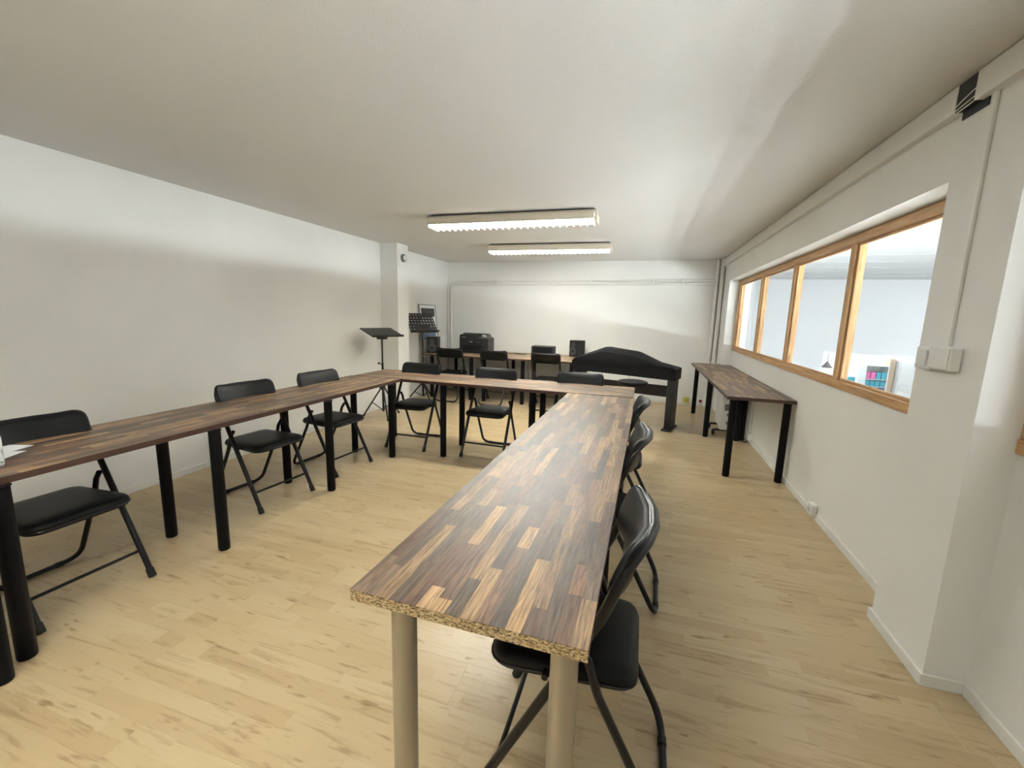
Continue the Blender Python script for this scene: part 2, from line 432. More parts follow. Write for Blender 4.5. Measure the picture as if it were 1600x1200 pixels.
# windows: pine frames with panes
def window(name, y0, y1, mull):
    root = struct(empty(name, (XR, (y0+y1)/2, SILL)))
    ox, oy, oz = XR, (y0+y1)/2, SILL
    X0, X1 = XR-0.004-ox, XR+0.10-ox
    def L(b): return (b[0]-ox, b[1]-ox, b[2]-oy, b[3]-oy, b[4]-oz, b[5]-oz)
    MB().rbox(*L((XR-0.012, XR+0.062, y0, y1, SILL, SILL+0.052)), 0.004).build('sill', M['pine_y'], root)
    MB().rbox(*L((XR-0.004, XR+0.062, y0, y1, HEAD-0.062, HEAD-0.002)), 0.004).build('head_rail', M['pine_y'], root)
    ys = [y0] + [m for m in mull] + [y1]
    for yy in (y0+0.035, y1-0.035):
        MB().rbox(*L((XR-0.006, XR+0.062, yy-0.035, yy+0.035, SILL+0.052, HEAD-0.062)), 0.004).build('jamb', M['pine_z'], root)
    for m in mull:
        MB().rbox(*L((XR-0.006, XR+0.062, m-0.03, m+0.03, SILL+0.052, HEAD-0.062)), 0.004).build('mullion', M['pine_z'], root)
    for i in range(len(ys)-1):
        a = ys[i] + (0.07 if i == 0 else 0.03); b = ys[i+1] - (0.07 if i == len(ys)-2 else 0.03)
        # glazing bead around each pane
        z0, z1 = SILL+0.052, HEAD-0.062
        MB().rbox(*L((XR+0.012, XR+0.028, a, b, z0, z0+0.016)), 0.003).build('glazing_bead', M['pine_y'], root)
        MB().rbox(*L((XR+0.012, XR+0.028, a, b, z1-0.016, z1)), 0.003).build('glazing_bead', M['pine_y'], root)
        MB().rbox(*L((XR+0.012, XR+0.028, a, a+0.016, z0+0.016, z1-0.016)), 0.003).build('glazing_bead', M['pine_z'], root)
        MB().rbox(*L((XR+0.012, XR+0.028, b-0.016, b, z0+0.016, z1-0.016)), 0.003).build('glazing_bead', M['pine_z'], root)
        MB().box(*L((XR+0.029, XR+0.033, a, b, z0, z1))).build('pane', M['glass'], root)
    return root
window('window_1', W1A, W1B, [3.385, 4.515, 5.65])
window('window_2', W2A, W2B, [0.92])

# trunking under the ceiling on the right wall, in two lengths with a black-filled gap
TZ0 = 2.205
def trunk(name, y0, y1):
    b = MB(); b.rbox(XP-0.035, XP, y0, y1, TZ0, ZC-0.004, 0.004)
    return struct(b.build(name, M['trim']))
trunk('trim_1', 2.235, YB); trunk('trim_2', YN, 2.13)
tb = MB().box(XP-0.031, XP-0.0005, 2.1305, 2.2345, TZ0+0.001, ZC-0.004).box(XP-0.006, XP-0.0005, 2.10, 2.2345, TZ0-0.028, TZ0+0.0005)  # solid black fill, painting the shade inside the gap
gp = tb.build('trunking_gap', M['black_plastic']); tag(gp, 'black opening between two lengths of white trunking under the ceiling', 'opening')
for k, (za, zb) in enumerate(((2.225, 2.25), (2.21, 2.222), (2.199, 2.206))):
    MB().tube([(XP-0.033, 2.129, zb), (XP-0.04, 2.18, (za+zb)/2-0.006), (XP-0.033, 2.236, za)], 0.002, 6).build('cable', M['white_plastic'], gp)

# ------------------------------------------------------------------ the hall beyond the windows (half a level lower)
HZ, HC, HY, HX = -1.2, 2.54, 13.5, 11.0
struct(MB().box(1.42, HX, -6.0, 19.0, HZ-0.1, HZ).build('hall_floor', M['hall_floor']))
struct(MB().box(1.42, HX, -6.0, 19.0, HC, HC+0.1).build('hall_ceiling', M['hall_ceiling']))
struct(MB().box(HX, HX+0.1, -6.0, 19.0, HZ, HC).build('wall_hall_right', M['hall_white']))
struct(MB().box(1.42, HX, -6.1, -6.0, HZ, HC).build('wall_hall_near', M['hall_white']))
struct(MB().box(1.42, HX, 19.0, 19.1, HZ, HC).build('wall_hall_far', M['hall_white']))
hb = MB().box(4.72, HX, HY, HY+0.3, 0.6, HC)
hb.box(1.52, 4.72, HY, HY+0.3, HZ, HC)
struct(hb.build('wall_hall_bulkhead', M['hall_white']))
struct(MB().box(1.32, 1.42, YB+0.15, 19.0, HZ, HC).box(1.32, 1.42, -6.0, YN-0.15, HZ, HC).box(1.32, 1.42, YN-0.15, YB+0.15, HZ, -0.12).box(1.32, 1.42, YN-0.15, YB+0.15, ZC+0.15, HC).build('wall_hall_left', M['hall_white']))
tr = MB()
for i in range(9): tr.box(1.42, HX, 5.0+i*0.95, 5.012+i*0.95, HC-0.006, HC)
struct(tr.build('trim_3', M['trim']))
def strip_light(x, y0, y1, z, label, axis='y'):
    root = empty('strip_light', (x, (y0+y1)/2, z)) if axis == 'y' else empty('strip_light', ((y0+y1)/2, x, z), -PI/2)
    h = (y1-y0)/2
    MB().rbox(-0.08, 0.08, -h, h, 0.06, 0.09, 0.006).build('housing', M['white_enamel'], root)
    for e in (-1, 1): MB().rbox(-0.045, 0.045, e*(h-0.02)-0.02, e*(h-0.02)+0.02, -0.04, 0.0595, 0.005).build('end_cap', M['white_plastic'], root)
    MB().lathe([(0.045, -h+0.04), (0.045, h-0.04)], 0, 0, 14, 'y').build('tube', M['hall_light'], root, True)
    for e in (-0.7, 0.7):
        MB().tube([(0, e*h, 0.09), (0, e*h, HC-z)], 0.006, 6).build('hanger', M['white_plastic'], root)
    return tag(root, label, 'light', 'strip lights in the hall beyond the windows')
for r_, (x_, z_, n_) in enumerate(((3.4, 0.675, 2), (4.2, 0.535, 3), (5.0, 0.40, 3), (5.8, 0.265, 4))):
    for i in range(n_):
        y0 = -1.3 + 0.9*(r_ % 2) + 2.4*i
        strip_light(x_, y0, y0+2.3, z_, 'white winged strip light hanging in the hall outside the windows, out of view')
for i, x0 in enumerate((4.9, 7.0)):  # unseen lamps added to overexpose the goods below the bulkhead
    strip_light(15.6, x0, x0+1.9, 0.9, ['white strip light behind the hall bulkhead above the blue packs', 'white strip light behind the hall bulkhead above the pale cabinet'][i], 'x')

# goods seen below the bulkhead
def shelf_unit():
    root = empty('display_shelf', (6.45, 14.7, HZ))
    for x in (-0.27, 0.25): MB().rbox(x-0.015, x+0.015, -0.2, 0.2, 0, 1.45, 0.003).build('upright', M['white_enamel'], root)
    for z in (0.62, 0.82, 1.03, 1.42): MB().rbox(-0.255, 0.235, -0.2, 0.2, z, z+0.02, 0.003).build('shelf', M['white_enamel'], root)
    MB().box(-0.255, 0.235, 0.19, 0.2, 0.02, 1.42).build('back_panel', M['white_enamel'], root)
    tag(root, 'white display shelf of blue packs seen through the nearest pane', 'shelf')
    for z, mt, n, h in ((0.64,'blue',4,0.15),(0.84,'teal',4,0.16),(1.05,'teal',4,0.2)):
        for k in range(n):
            x = -0.2+k*0.125
            mm = 'pink' if (mt == 'teal' and z > 1 and k < 2) else mt
            o = MB().rbox(-0.055, 0.055, -0.08, 0.08, 0, h, 0.004).build('goods_pack', M[mm])
            o.location = (6.45+x+0.0, 14.62, HZ+z+0.0001)
            row = {0.64: 'lowest', 0.84: 'middle', 1.05: 'top'}[z]
            pos = ('leftmost', 'second from left', 'third from left', 'rightmost')[k]
            tag(o, '%s pack on the %s shelf of the display, %s' % ({'pink':'pink','teal':'teal','blue':'dull blue'}[mm], row, pos), 'pack', 'packs on the display shelf')
shelf_unit()
o = MB().rbox(5.72, 5.94, 14.5, 14.8, HZ, -0.12, 0.01).build('goods_pack', M['teal']); tag(o, 'tall teal carton left of the display shelf in the hall', 'carton')
o = MB().rbox(6.73, 6.86, 14.55, 14.9, HZ, 0.45, 0.004).build('wood_post', M['tan']); tag(o, 'tan board post between display shelf and pale cabinet', 'post')
cb = empty('cabinet', (7.3, 14.6, HZ))
MB().rbox(-0.42, 0.5, -0.2, 0.25, 0, 1.62, 0.02).build('body', M['hall_white'], cb)
for z0, z1 in ((0.03, 0.95), (0.98, 1.58)): MB().rbox(-0.4, 0.48, -0.222, -0.2, z0, z1, 0.008).build('door', M['white_enamel'], cb)
tag(cb, 'pale two-door cabinet in the hall at the right edge of the glass', 'cabinet')
pl = empty('pendant_lamp', (5.2, 14.5, HC))
MB().tube([(0,0,0), (0,0,-2.26)], 0.008, 6).build('cord', M['grey_plastic'], pl)
MB().lathe([(0.02,-2.24),(0.03,-2.27),(0.15,-2.42),(0.148,-2.425),(0.025,-2.28),(0.015,-2.26)], 0, 0, 24).build('shade', M['frame_grey'], pl, True)
MB().lathe([(0.005,-2.30),(0.035,-2.33),(0.045,-2.37),(0.03,-2.41),(0.005,-2.42)], 0, 0, 16).build('bulb', M['hall_light'], pl, True)
tag(pl, 'grey cone pendant lamp hanging in the hall beyond the third pane', 'lamp')

# ------------------------------------------------------------------ ceiling luminaires
def luminaire(x0, x1, yc, label, ang=0.0):
    L = x1-x0; h = L/2
    root = empty('ceiling_light', ((x0+x1)/2, yc, ZC), ang)
    MB().box(-h+0.02, h-0.02, -0.06, 0.06, -0.014, -0.001).build('mounting_rail', M['black_plastic'], root)  # black filler stands in for shade in the gap above the housing
    prof = [(-0.085,-0.015),(0.085,-0.015),(0.10,-0.03),(0.10,-0.046),(-0.10,-0.046),(-0.10,-0.03)]
    MB().prism(prof, -h, h, 'x').build('housing', M['fixture'], root)
    for s in (-1, 1):
        MB().prism([(s*0.10,-0.0465),(s*0.104,-0.0465),(s*0.101,-0.096),(s*0.097,-0.096)], -h+0.012, h-0.012, 'x').build('side_reflector', M['fixture'], root)
        MB().prism([(-0.104,-0.0465),(0.104,-0.0465),(0.094,-0.118),(-0.094,-0.118)], s*h-0.011, s*h+0.011, 'x').build('end_cap', M['fixture'], root)
        MB().lathe([(0.013, -h+0.02), (0.013, h-0.02)], s*0.05, -0.086, 12, 'x').build('tube', M['tube_light'], root, True)
    n = 26
    for k in range(n):
        x = -h+0.03 + (L-0.06)*k/(n-1)
        MB().prism([(-0.097,-0.1005),(0.097,-0.1005),(0.092,-0.124),(-0.092,-0.124)], x-0.0012, x+0.0012, 'x').build('louvre_blade', M['reflector'], root)
    MB().box(-h+0.014, h-0.014, -0.0015, 0.0015, -0.124, -0.1005).build('louvre_rib', M['reflector'], root)
    return tag(root, label, 'light', 'fluorescent ceiling lights')
luminaire(-2.06, -0.46, 3.93, 'nearer fluorescent louvre light on the ceiling, the larger-looking of the two')
luminaire(-2.06, -0.46, 5.62, 'farther fluorescent louvre light on the ceiling, closer to the back wall', 0.02)

luminaire(-2.06, -0.46, 0.1, 'fluorescent louvre light on the ceiling above and left of the viewer, out of view')

# ------------------------------------------------------------------ pipes and trunking on the back wall, conduit, switch, sensor
b = MB()
pth = fillet([(-3.47, YB-0.022, 0.03), (-3.47, YB-0.022, 1.915), (1.06, YB-0.022, 1.95)], 0.10, 8)
b.tube(pth, 0.020, 10); struct(b.build('trim_4', M['trim'], None, True))
b = MB()
pth = fillet([(-3.53, YB-0.016, 0.03), (-3.53, YB-0.016, 1.972), (1.06, YB-0.016, 2.005)], 0.15, 8)
b.tube(pth, 0.013, 8); struct(b.build('trim_5', M['trim'], None, True))
cl = MB()
for x in (-2.6, -1.5, -0.9, 0.1, 0.55): cl.rbox(x-0.012, x+0.012, YB-0.043, YB, 1.90+0.0077*(x+3.47), 2.0+0.0073*(x+3.5), 0.003)
struct(cl.build('trim_6', M['trim']))
b = MB().tube([(1.03, YB-0.035, 0.0), (1.03, YB-0.035, ZC)], 0.026, 12); struct(b.build('trim_7', M['trim'], None, True))
b = MB().tube([(1.095, YB-0.06, 0.0), (1.095, YB-0.06, ZC)], 0.030, 12); struct(b.build('trim_8', M['trim'], None, True))

cd = MB().rbox(XP-0.012, XP, 2.055, 2.075, 1.30, TZ0, 0.003).build('conduit', M['trim']); tag(cd, 'thin white conduit running up the pillar from the switch box', 'conduit')
sw = empty('light_switch', (XP, 2.16, 1.253))
MB().rbox(-0.03, 0, -0.052, 0.052, -0.045, 0.045, 0.006).build('back_box', M['white_plastic'], sw)
MB().rbox(-0.037, -0.0302, -0.03, 0.03, -0.032, 0.032, 0.004).build('rocker', M['white_enamel'], sw)
tag(sw, 'white surface light switch on the pillar beside the window', 'switch')
jb = empty('junction_box', (XP, 2.045, 1.26))
MB().rbox(-0.038, 0, -0.06, 0.06, -0.045, 0.045, 0.006).build('body', M['white_plastic'], jb)
MB().rbox(-0.042, -0.0382, -0.055, 0.055, -0.04, 0.04, 0.003).build('lid', M['white_enamel'], jb)
tag(jb, 'white square junction box at the foot of the pillar conduit', 'box')

sn = empty('smoke_alarm', (-3.28, 5.39, 2.125))
MB().lathe([(0.055, 0.0), (0.055, 0.02), (0.048, 0.032), (0.03, 0.033)], 0, 0, 24, 'x').build('body', M['grey_plastic'], sn, True)
MB().lathe([(0.034, 0.0332), (0.034, 0.036), (0.026, 0.042), (0.004, 0.044)], 0, 0, 20, 'x').build('cap', M['white_plastic'], sn, True)
tag(sn, 'round alarm with dark ring and white centre high on the column', 'alarm')
cd = MB().rbox(-3.28, -3.272, 5.285, 5.295, 2.0, 2.24, 0.001).build('conduit', M['trim']); tag(cd, 'short thin white cable cover beside the round alarm on the column', 'conduit')

def outlet(name, loc, rz, matf, label, extra=None):
    root = empty(name, loc, rz)
    MB().rbox(-0.042, 0.042, -0.04, 0, -0.042, 0.042, 0.006).build('body', matf, root)
    MB().lathe([(0.026, -0.0405), (0.026, -0.043), (0.020, -0.0435)], 0, 0, 18, 'y').build('socket', extra or M['white_enamel'], root, True)
    for s in (-1, 1): MB().lathe([(0.004, -0.044), (0.004, -0.0455)], s*0.010, 0, 8, 'y').build('contact_hole', M['black_plastic'], root)
    return tag(root, label, 'outlet')
outlet('wall_outlet', (XR, 3.38, 0.065), -PI/2, M['white_plastic'], 'white socket low on the right wall between side table and pillar')
outlet('wall_outlet', (XR, 5.33, 0.07), -PI/2, M['white_plastic'], 'white socket low on the right wall behind the side table')
outlet('wall_outlet', (0.75, YB, 0.085), 0, M['yellow'], 'yellow green socket low on the back wall', M['yellow'])
outlet('wall_outlet', (0.965, YB, 0.085), 0, M['white_plastic'], 'white back wall socket with a dark red insert', M['red'])
cd = MB().tube([(XR-0.012, 5.36, 0.112), (XR-0.012, 5.36, 0.72)], 0.012, 8).build('conduit', M['trim'], None, True); tag(cd, 'thin white pipe rising from the socket behind the side table', 'conduit')

# ------------------------------------------------------------------ tables
def staves_for(L, W, rnd, sw=0.035):
    n = max(1, round(W/sw)); w = W/n; out = []
    last = []
    for r in range(n):
        x = -L/2 - rnd.random()*0.3; cuts = []
        while x < L/2:
            ln = rnd.uniform(0.12, 0.42); a, bb = max(x, -L/2), min(x+ln, L/2)
            if bb-a > 0.012: out.append((a, bb, -W/2+r*w, -W/2+(r+1)*w, rnd.random()))
            x += ln
    return out
def leg_mesh(b, x, y, h, r=0.030):
    b.lathe([(r*0.8, 0.0), (r*0.95, 0.003), (r, 0.010), (r, h-0.004)], x, y, 18)
def table(name, label, cx, cy, L, W, rz, legs, seed, single, near_chip=False, top=TOP, th=0.028, steel=(), cat='table', group=None, wood='stave'):
    """worktop of mixed staves; local x is the long direction"""
    root = empty(name, (cx, cy, 0), rz)
    rnd = random.Random(seed)
    core = MB().box(-L/2, L/2, -W/2, W/2, top-th, top-0.0012)
    for fi in range(6): core.mi[fi] = 0 if fi in (3, 5) and steel else 1
    tp = core.build('tabletop', [M['chip'], M['edge']], root)
    st = staves_for(L, W, rnd)
    if single:
        for a, bb, c, d, t in st:
            m = MB().rbox(-(bb-a)/2, (bb-a)/2, -(d-c)/2, (d-c)/2, -0.0012, 0.0, 0.0002, tone=t)
            m.build('stave', M[wood], tp, loc=((a+bb)/2, (c+d)/2, top))
    else:
        m = MB()
        for a, bb, c, d, t in st: m.box(a+0.0002, bb-0.0002, c+0.0002, d-0.0002, top-0.0012, top, tone=t)
        o = m.build('staves', M[wood], tp); o['kind'] = 'stuff'
    for i, (x, y) in enumerate(legs):
        mt = M['steel_leg'] if i in steel else M['black_leg']
        m = MB(); leg_mesh(m, 0, 0, top-th-0.004); lg = m.build('leg', mt, root, True, loc=(x, y, 0))
        if i in steel: lg['label'] = 'brushed steel leg'
        MB().lathe([(0.034, top-th-0.0038), (0.034, top-th-0.0002)], 0, 0, 18).build('mounting_plate', mt, lg)
    tag(root, label, cat, group)
    return root
# right arm of the U (long axis along y -> rotate 90 degrees: local x = +y, local y = -x)
RT_Y0, RT_Y1 = 0.752, 3.545
cyR = (RT_Y0+RT_Y1)/2
def ly(yw): return yw - cyR
table('work_table', 'long table in the foreground of mixed brown staves on steel front legs', -0.318, cyR, RT_Y1-RT_Y0, 0.555, PI/2-0.012,
      [(ly(0.80), 0.163), (ly(0.80), -0.225), (ly(2.0), 0.19), (ly(2.0), -0.21), (ly(3.35), 0.19), (ly(3.35), -0.21)], 11, True, steel=(0, 1))
LT_Y0, LT_Y1 = 0.80, 3.585
cyL = (LT_Y0+LT_Y1)/2
table('work_table', 'long dark-legged table along the left wall with papers at its near end', -2.505, cyL, LT_Y1-LT_Y0, 0.555, PI/2,
      [(yy-cyL, -(xx+2.505)) for yy in (0.86, 1.69, 2.58, 3.42) for xx in (-2.225, -2.645)], 23, True)
table('work_table', 'table at the left picture edge continuing toward the viewer, only a black leg showing', -2.41, 0.10, 1.38, 0.555, PI/2,
      [(0.762-0.10, -0.255), (0.70-0.10, 0.2), (-0.55, -0.2), (-0.55, 0.2)], 61, False)
table('work_table', 'black-legged table forming the far crossbar between the two long tables', -1.40, 3.855, 2.72, 0.545, -0.012,
      [(-1.2, 0.17), (-0.38, -0.24), (-0.36, 0.15), (0.50, -0.23), (0.50, 0.17), (1.2, 0.17)], 31, False)
table('work_table', 'narrow black-legged side table against the right wall under the window', 1.0, 5.50, 3.0, 0.525, PI/2,
      [(4.06-5.5, 0.20), (4.06-5.5, -0.215), (5.42-5.5, 0.20), (5.42-5.5, -0.19), (5.36-5.5, -0.125), (6.75-5.5, 0.20), (6.75-5.5, -0.2)], 41, False)
DT = 0.72
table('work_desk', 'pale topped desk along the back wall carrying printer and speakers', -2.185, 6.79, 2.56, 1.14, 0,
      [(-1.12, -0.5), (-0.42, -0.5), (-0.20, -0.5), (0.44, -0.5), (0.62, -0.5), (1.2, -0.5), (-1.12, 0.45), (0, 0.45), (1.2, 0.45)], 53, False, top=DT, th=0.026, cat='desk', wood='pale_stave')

# ------------------------------------------------------------------ folding chairs
def make_chair():
    root = empty('folding_chair')
    W = 0.213                      # half distance between the tubes
    F = 0.26                       # front feet ahead of the origin
    BOW = 0.05                    # the back curves around the sitter
    foot, kink, top = (F, 0.006), (F-0.325, 0.64), (F-0.395, 0.828)
    def P(pt, y): return (pt[0], y, pt[1])
    def bow(y, z):
        k = min(1, max(0, (z-0.66)/0.12)); k = k*k*(3-2*k)
        return BOW*(1-min(1, (y/W)**2))*k
    # main frame: front feet -> backrest arch
    arch = [P(top, -W)] + [P(top, -W+2*W*k/10) for k in range(1, 10)] + [P(top, W)]
    path = fillet([P(foot, -W), P(kink, -W), P(top, -W), P(top, -0.05), P(top, 0.05), P(top, W), P(kink, W), P(foot, W)], [0, 0.22, 0.085, 0, 0, 0.085, 0.22, 0], 8)
    path = [Vector((p.x-bow(p.y, p.z), p.y, p.z)) for p in path]
    fr = MB().tube(path, 0.0138, 10).build('front_frame', M['tube_black'], root, True)
    for s in (-1, 1):
        d = Vector((kink[0]-foot[0], 0, kink[1]-foot[1])).normalized()
        f0 = Vector((F+0.002, s*W, 0.0))
        MB().tube([f0, f0+d*0.01, f0+d*0.045], [0.0165, 0.0178, 0.0168], 12).build('rubber_foot', M['rubber'], fr, True)
    # rear U
    WR = W-0.026
    ptop, pb1, pbend, pbot = (F-0.268, 0.535), (F-0.30, 0.495), (F-0.33, 0.40), (F-0.53, 0.0142)
    path = fillet([P(ptop, -WR), P(pb1, -WR), P(pbend, -WR), P(pbot, -WR), P(pbot, WR), P(pbend, WR), P(pb1, WR), P(ptop, WR)], [0, 0.06, 0.2, 0.075, 0.075, 0.2, 0.06, 0], 7)
    re = MB().tube(path, 0.0122, 10).build('rear_frame', M['tube_black'], root, True)
    for s in (-1, 1):
        MB().tube([(F-0.53, s*0.085, 0.0142), (F-0.53, s*0.115, 0.0142)], 0.0142, 12).build('rubber_foot', M['rubber'], re, True)
        MB().lathe([(0.011, s*(W-0.03)), (0.011, s*(W+0.016)), (0.006, s*(W+0.019))], F-0.270, -0.535, 12, 'y').build('hinge_pin', M['tube_black'], root, True)
        MB().tube([(F-0.19, s*(W-0.005), 0.43), (F-0.19, s*(W-0.035), 0.43)], 0.009, 8).build('seat_bracket', M['tube_black'], root, True)
    # stretcher between the front legs
    t = 0.20; sx, sz = foot[0]+(kink[0]-foot[0])*t, foot[1]+(kink[1]-foot[1])*t
    MB().tube([(sx, -W, sz), (sx, W, sz)], 0.008, 8).build('stretcher', M['tube_black'], root, True)
    # seat
    x0, x1 = F-0.425, F-0.02
    out = fillet([(x0, -0.165, 0), (x1, -0.20, 0), (x1, 0.20, 0), (x0, 0.165, 0)], [0.05, 0.075, 0.075, 0.05], 6, True)
    cx = (x0+x1)/2
    def lp(s, z): return [(cx+(p.x-cx)*s, p.y*s, z) for p in out]
    sm = MB().loft([lp(0.90, 0.408), lp(0.975, 0.410), lp(1.0, 0.420), lp(1.0, 0.436), lp(0.965, 0.449), lp(0.88, 0.456), lp(0.6, 0.459), lp(0.2, 0.458)])
    seat = sm.build('seat', M['vinyl'], root, True)
    MB().tube([Vector(p) for p in lp(1.0, 0.424)], 0.0045, 6, closed=True).build('piping', M['tube_black'], seat, True)
    # backrest: padded front on a moulded shell
    dx, dz = top[0]-kink[0], top[1]-kink[1]; ln = math.hypot(dx, dz); dx /= ln; dz /= ln
    hb = 0.172
    o2 = [(p.x, p.y) for p in fillet([(-0.188, 0.004, 0), (-0.218, 0.06, 0), (-0.218, hb, 0), (-0.07, hb, 0), (0.07, hb, 0), (0.218, hb, 0), (0.218, 0.06, 0), (0.188, 0.004, 0), (0.10, 0.022, 0), (-0.10, 0.022, 0)], [0.05, 0.1, 0.088, 0, 0, 0.088, 0.1, 0.05, 0.2, 0.2], 6, True)]
    vc = hb*0.5
    def bl(s, h):
        r = []
        for u, v in o2:
            uu, vv = u*s, vc+(v-vc)*s
            hh = h - BOW*(1-min(1, (uu/W)**2))
            q = ln - hb + 0.018 + vv
            r.append((kink[0]+dx*q+dz*hh, uu, kink[1]+dz*q-dx*hh))
        return r
    bm_ = MB().loft([bl(0.90, -0.006), bl(0.975, -0.004), bl(1.0, 0.004), bl(1.0, 0.014), bl(0.965, 0.024), bl(0.86, 0.031), bl(0.5, 0.034), bl(0.12, 0.034)])
    back = bm_.build('backrest', M['vinyl'], root, True)
    MB().tube(bl(1.004, 0.012), 0.0045, 6, closed=True).build('piping', M['tube_black'], back, True)
    return root
chair0 = make_chair(); used = [False]
def chair(x, y, face, label, group):
    """x, y: middle between the front feet; face: direction the sitter looks"""
    o = chair0 if not used[0] else copy_tree(chair0); used[0] = True
    o.location = (x-0.26*math.cos(face), y-0.26*math.sin(face), 0); o.rotation_euler = (0, 0, face)
    tag(o, label, 'chair', group); return o
G1, G2, G3, G4 = 'chairs along the left table', 'chairs behind the far table', 'chairs along the foreground table', 'chairs at the desk'
chair(-2.335, 1.165, -0.02, 'black folding chair at the near end of the left table, cut by the left edge', G1)
chair(-2.37, 2.31, -0.10, 'black folding chair in the middle of the three along the left table', G1)
chair(-2.345, 3.02, -0.08, 'black folding chair at the far end of the left table, nearest the column', G1)
chair(-2.235, 3.66, -PI/2+0.03, 'black folding chair behind the far table near the left inner corner', G2)
chair(-1.405, 3.66, -PI/2-0.02, 'black folding chair behind the middle of the far table', G2)
chair(-0.55, 3.72, -PI/2, 'black folding chair behind the right end of the far table, only its back showing', G2)
chair(-0.375, 1.185, PI+0.0, 'nearest black folding chair, pushed under the front of the foreground table', G3)
chair(-0.375, 2.10, PI-0.03, 'middle black folding chair on the right side of the foreground table', G3)
chair(-0.375, 2.93, PI, 'farthest black folding chair on the right side of the foreground table', G3)
chair(-2.93, 6.50, PI/2+0.05, 'black folding chair at the left of the desk beside the perforated music stand', G4)
chair(-2.17, 6.50, PI/2, 'black folding chair in front of the printer at the desk', G4)
chair(-1.34, 6.47, PI/2-0.02, 'black folding chair at the right of the desk in front of the small black box', G4)

# ------------------------------------------------------------------ covered keyboard
def keyboard_piano():
    a, bq = Vector((0.43, 5.63)), Vector((-0.84, 5.98))
    mid = (a+bq)/2; d = a-bq; L = d.length; rz = math.atan2(d.y, d.x)
    root = empty('digital_piano', (mid.x, mid.y, 0), rz)
    h = L/2
    # cloth cover: bell shaped silhouette draped over music rest
    sil = [(-h-0.03, 0.665), (-h-0.03, 0.80), (-h-0.005, 0.835), (-0.30, 0.985), (-0.24, 0.99), (0.12, 0.955), (0.17, 0.945), (h-0.22, 0.83), (h-0.02, 0.79), (h+0.03, 0.775), (h+0.03, 0.64)]
    n = len(sil)
    loops = []
    for dy, k in ((-0.165, 0.0), (-0.168, 0.25), (-0.15, 0.72), (-0.02, 0.97), (0.05, 1.0), (0.13, 0.99), (0.165, 0.95)):
        lp = []
        for x, z in sil:
            base = 0.66; low = 0.79
            zz = z if z < low else low + (z-low)*k
            lp.append((x, dy, zz))
        # close underneath
        loops.append(lp)
    m = MB(); m.loft(loops)
    cv = m.build('cover', M['cloth'], root, True)
    MB().rbox(-h-0.005, h+0.005, -0.15, 0.15, 0.655, 0.668, 0.004).build('key_bed', M['black_plastic'], root)
    for s in (-1, 1):
        x = s*(h-0.03)
        MB().rbox(x-0.04, x+0.04, -0.13, 0.15, 0.02, 0.655, 0.006).build('side_panel', M['black_plastic'], root)
        MB().rbox(x-0.06, x+0.06, -0.19, 0.19, 0.0, 0.022, 0.006).build('foot', M['black_plastic'], root)
    MB().rbox(-h+0.03, h-0.085, 0.10, 0.125, 0.385, 0.532, 0.004).build('rear_panel', M['black_plastic'], root)
    for x, dx in ((-0.50, 0.02), (-0.33, -0.03), (0.02, 0.01)):
        MB().tube([(x, 0.13, 0.66), (x+dx, 0.14, 0.60), (x+dx*1.5, 0.14, 0.45)], 0.003, 6).build('cable', M['black_plastic'], root)
    tag(root, 'digital piano on panel legs under a peaked black cloth cover', 'piano')
keyboard_piano()
st = empty('stool', (-0.075, 5.02, 0))
MB().lathe([(0.15, 0.625), (0.165, 0.632), (0.17, 0.65), (0.165, 0.668), (0.13, 0.678), (0.02, 0.682)], 0, 0, 28).build('seat', M['vinyl'], st, True)
MB().tube([(0, 0, 0.12), (0, 0, 0.625)], 0.016, 12).build('column', M['tube_black'], st, True)
for k in range(3):
    t = k*2*PI/3+0.6; c, s = math.cos(t), math.sin(t)
    lg = MB().tube([(0.012*c, 0.012*s, 0.36), (0.19*c, 0.19*s, 0.012)], 0.010, 8).build('leg', M['tube_black'], st, True)
    MB().lathe([(0.015, 0), (0.016, 0.018)], 0.192*c, 0.192*s, 10).build('rubber_foot', M['rubber'], lg)
tag(st, 'black padded stool standing before the covered piano', 'stool')

# ------------------------------------------------------------------ music stands
def tripod(root, z_hub, reach, ang0, z_low=0.09):
    for k in range(3):
        t = ang0 + k*2*PI/3; c, s = math.cos(t), math.sin(t)
        lg = MB().tube([(0.02*c, 0.02*s, z_hub), (reach*c, reach*s, 0.012)], 0.010, 8).build('leg', M['tube_black'], root, True)
        MB().tube([((reach-0.02)*c, (reach-0.02)*s, 0.028), ((reach+0.004)*c, (reach+0.004)*s, 0.012)], 0.0125, 8).build('rubber_foot', M['rubber'], lg, True)
        f = 0.52
        MB().tube([(0.016*c, 0.016*s, z_low), ((0.02+(reach-0.02)*f)*c, (0.02+(reach-0.02)*f)*s, z_hub+(0.012-z_hub)*f)], 0.006, 6).build('brace', M['tube_black'], root, True)
    MB().lathe([(0.026, z_hub-0.03), (0.03, z_hub-0.01), (0.03, z_hub+0.02), (0.018, z_hub+0.04)], 0, 0, 14).build('collar', M['black_plastic'], root, True)
s1 = empty('lectern_stand', (-3.21, 4.75, 0))
MB().tube([(0, 0, 0.08), (0, 0, 0.72)], 0.014, 10).build('lower_pole', M['tube_black'], s1, True)
MB().tube([(0, 0, 0.70), (0, 0, 1.04)], 0.010, 10).build('upper_pole', M['tube_black'], s1, True)
tripod(s1, 0.40, 0.27, math.radians(195), 0.10)
kb = MB().tube([(0.0, -0.012, 0.70), (-0.035, -0.02, 0.715)], 0.006, 8); kb.tube([(-0.033, -0.02, 0.715), (-0.05, -0.024, 0.72)], 0.014, 8)
kb.build('clamp_knob', M['black_plastic'], s1, True)
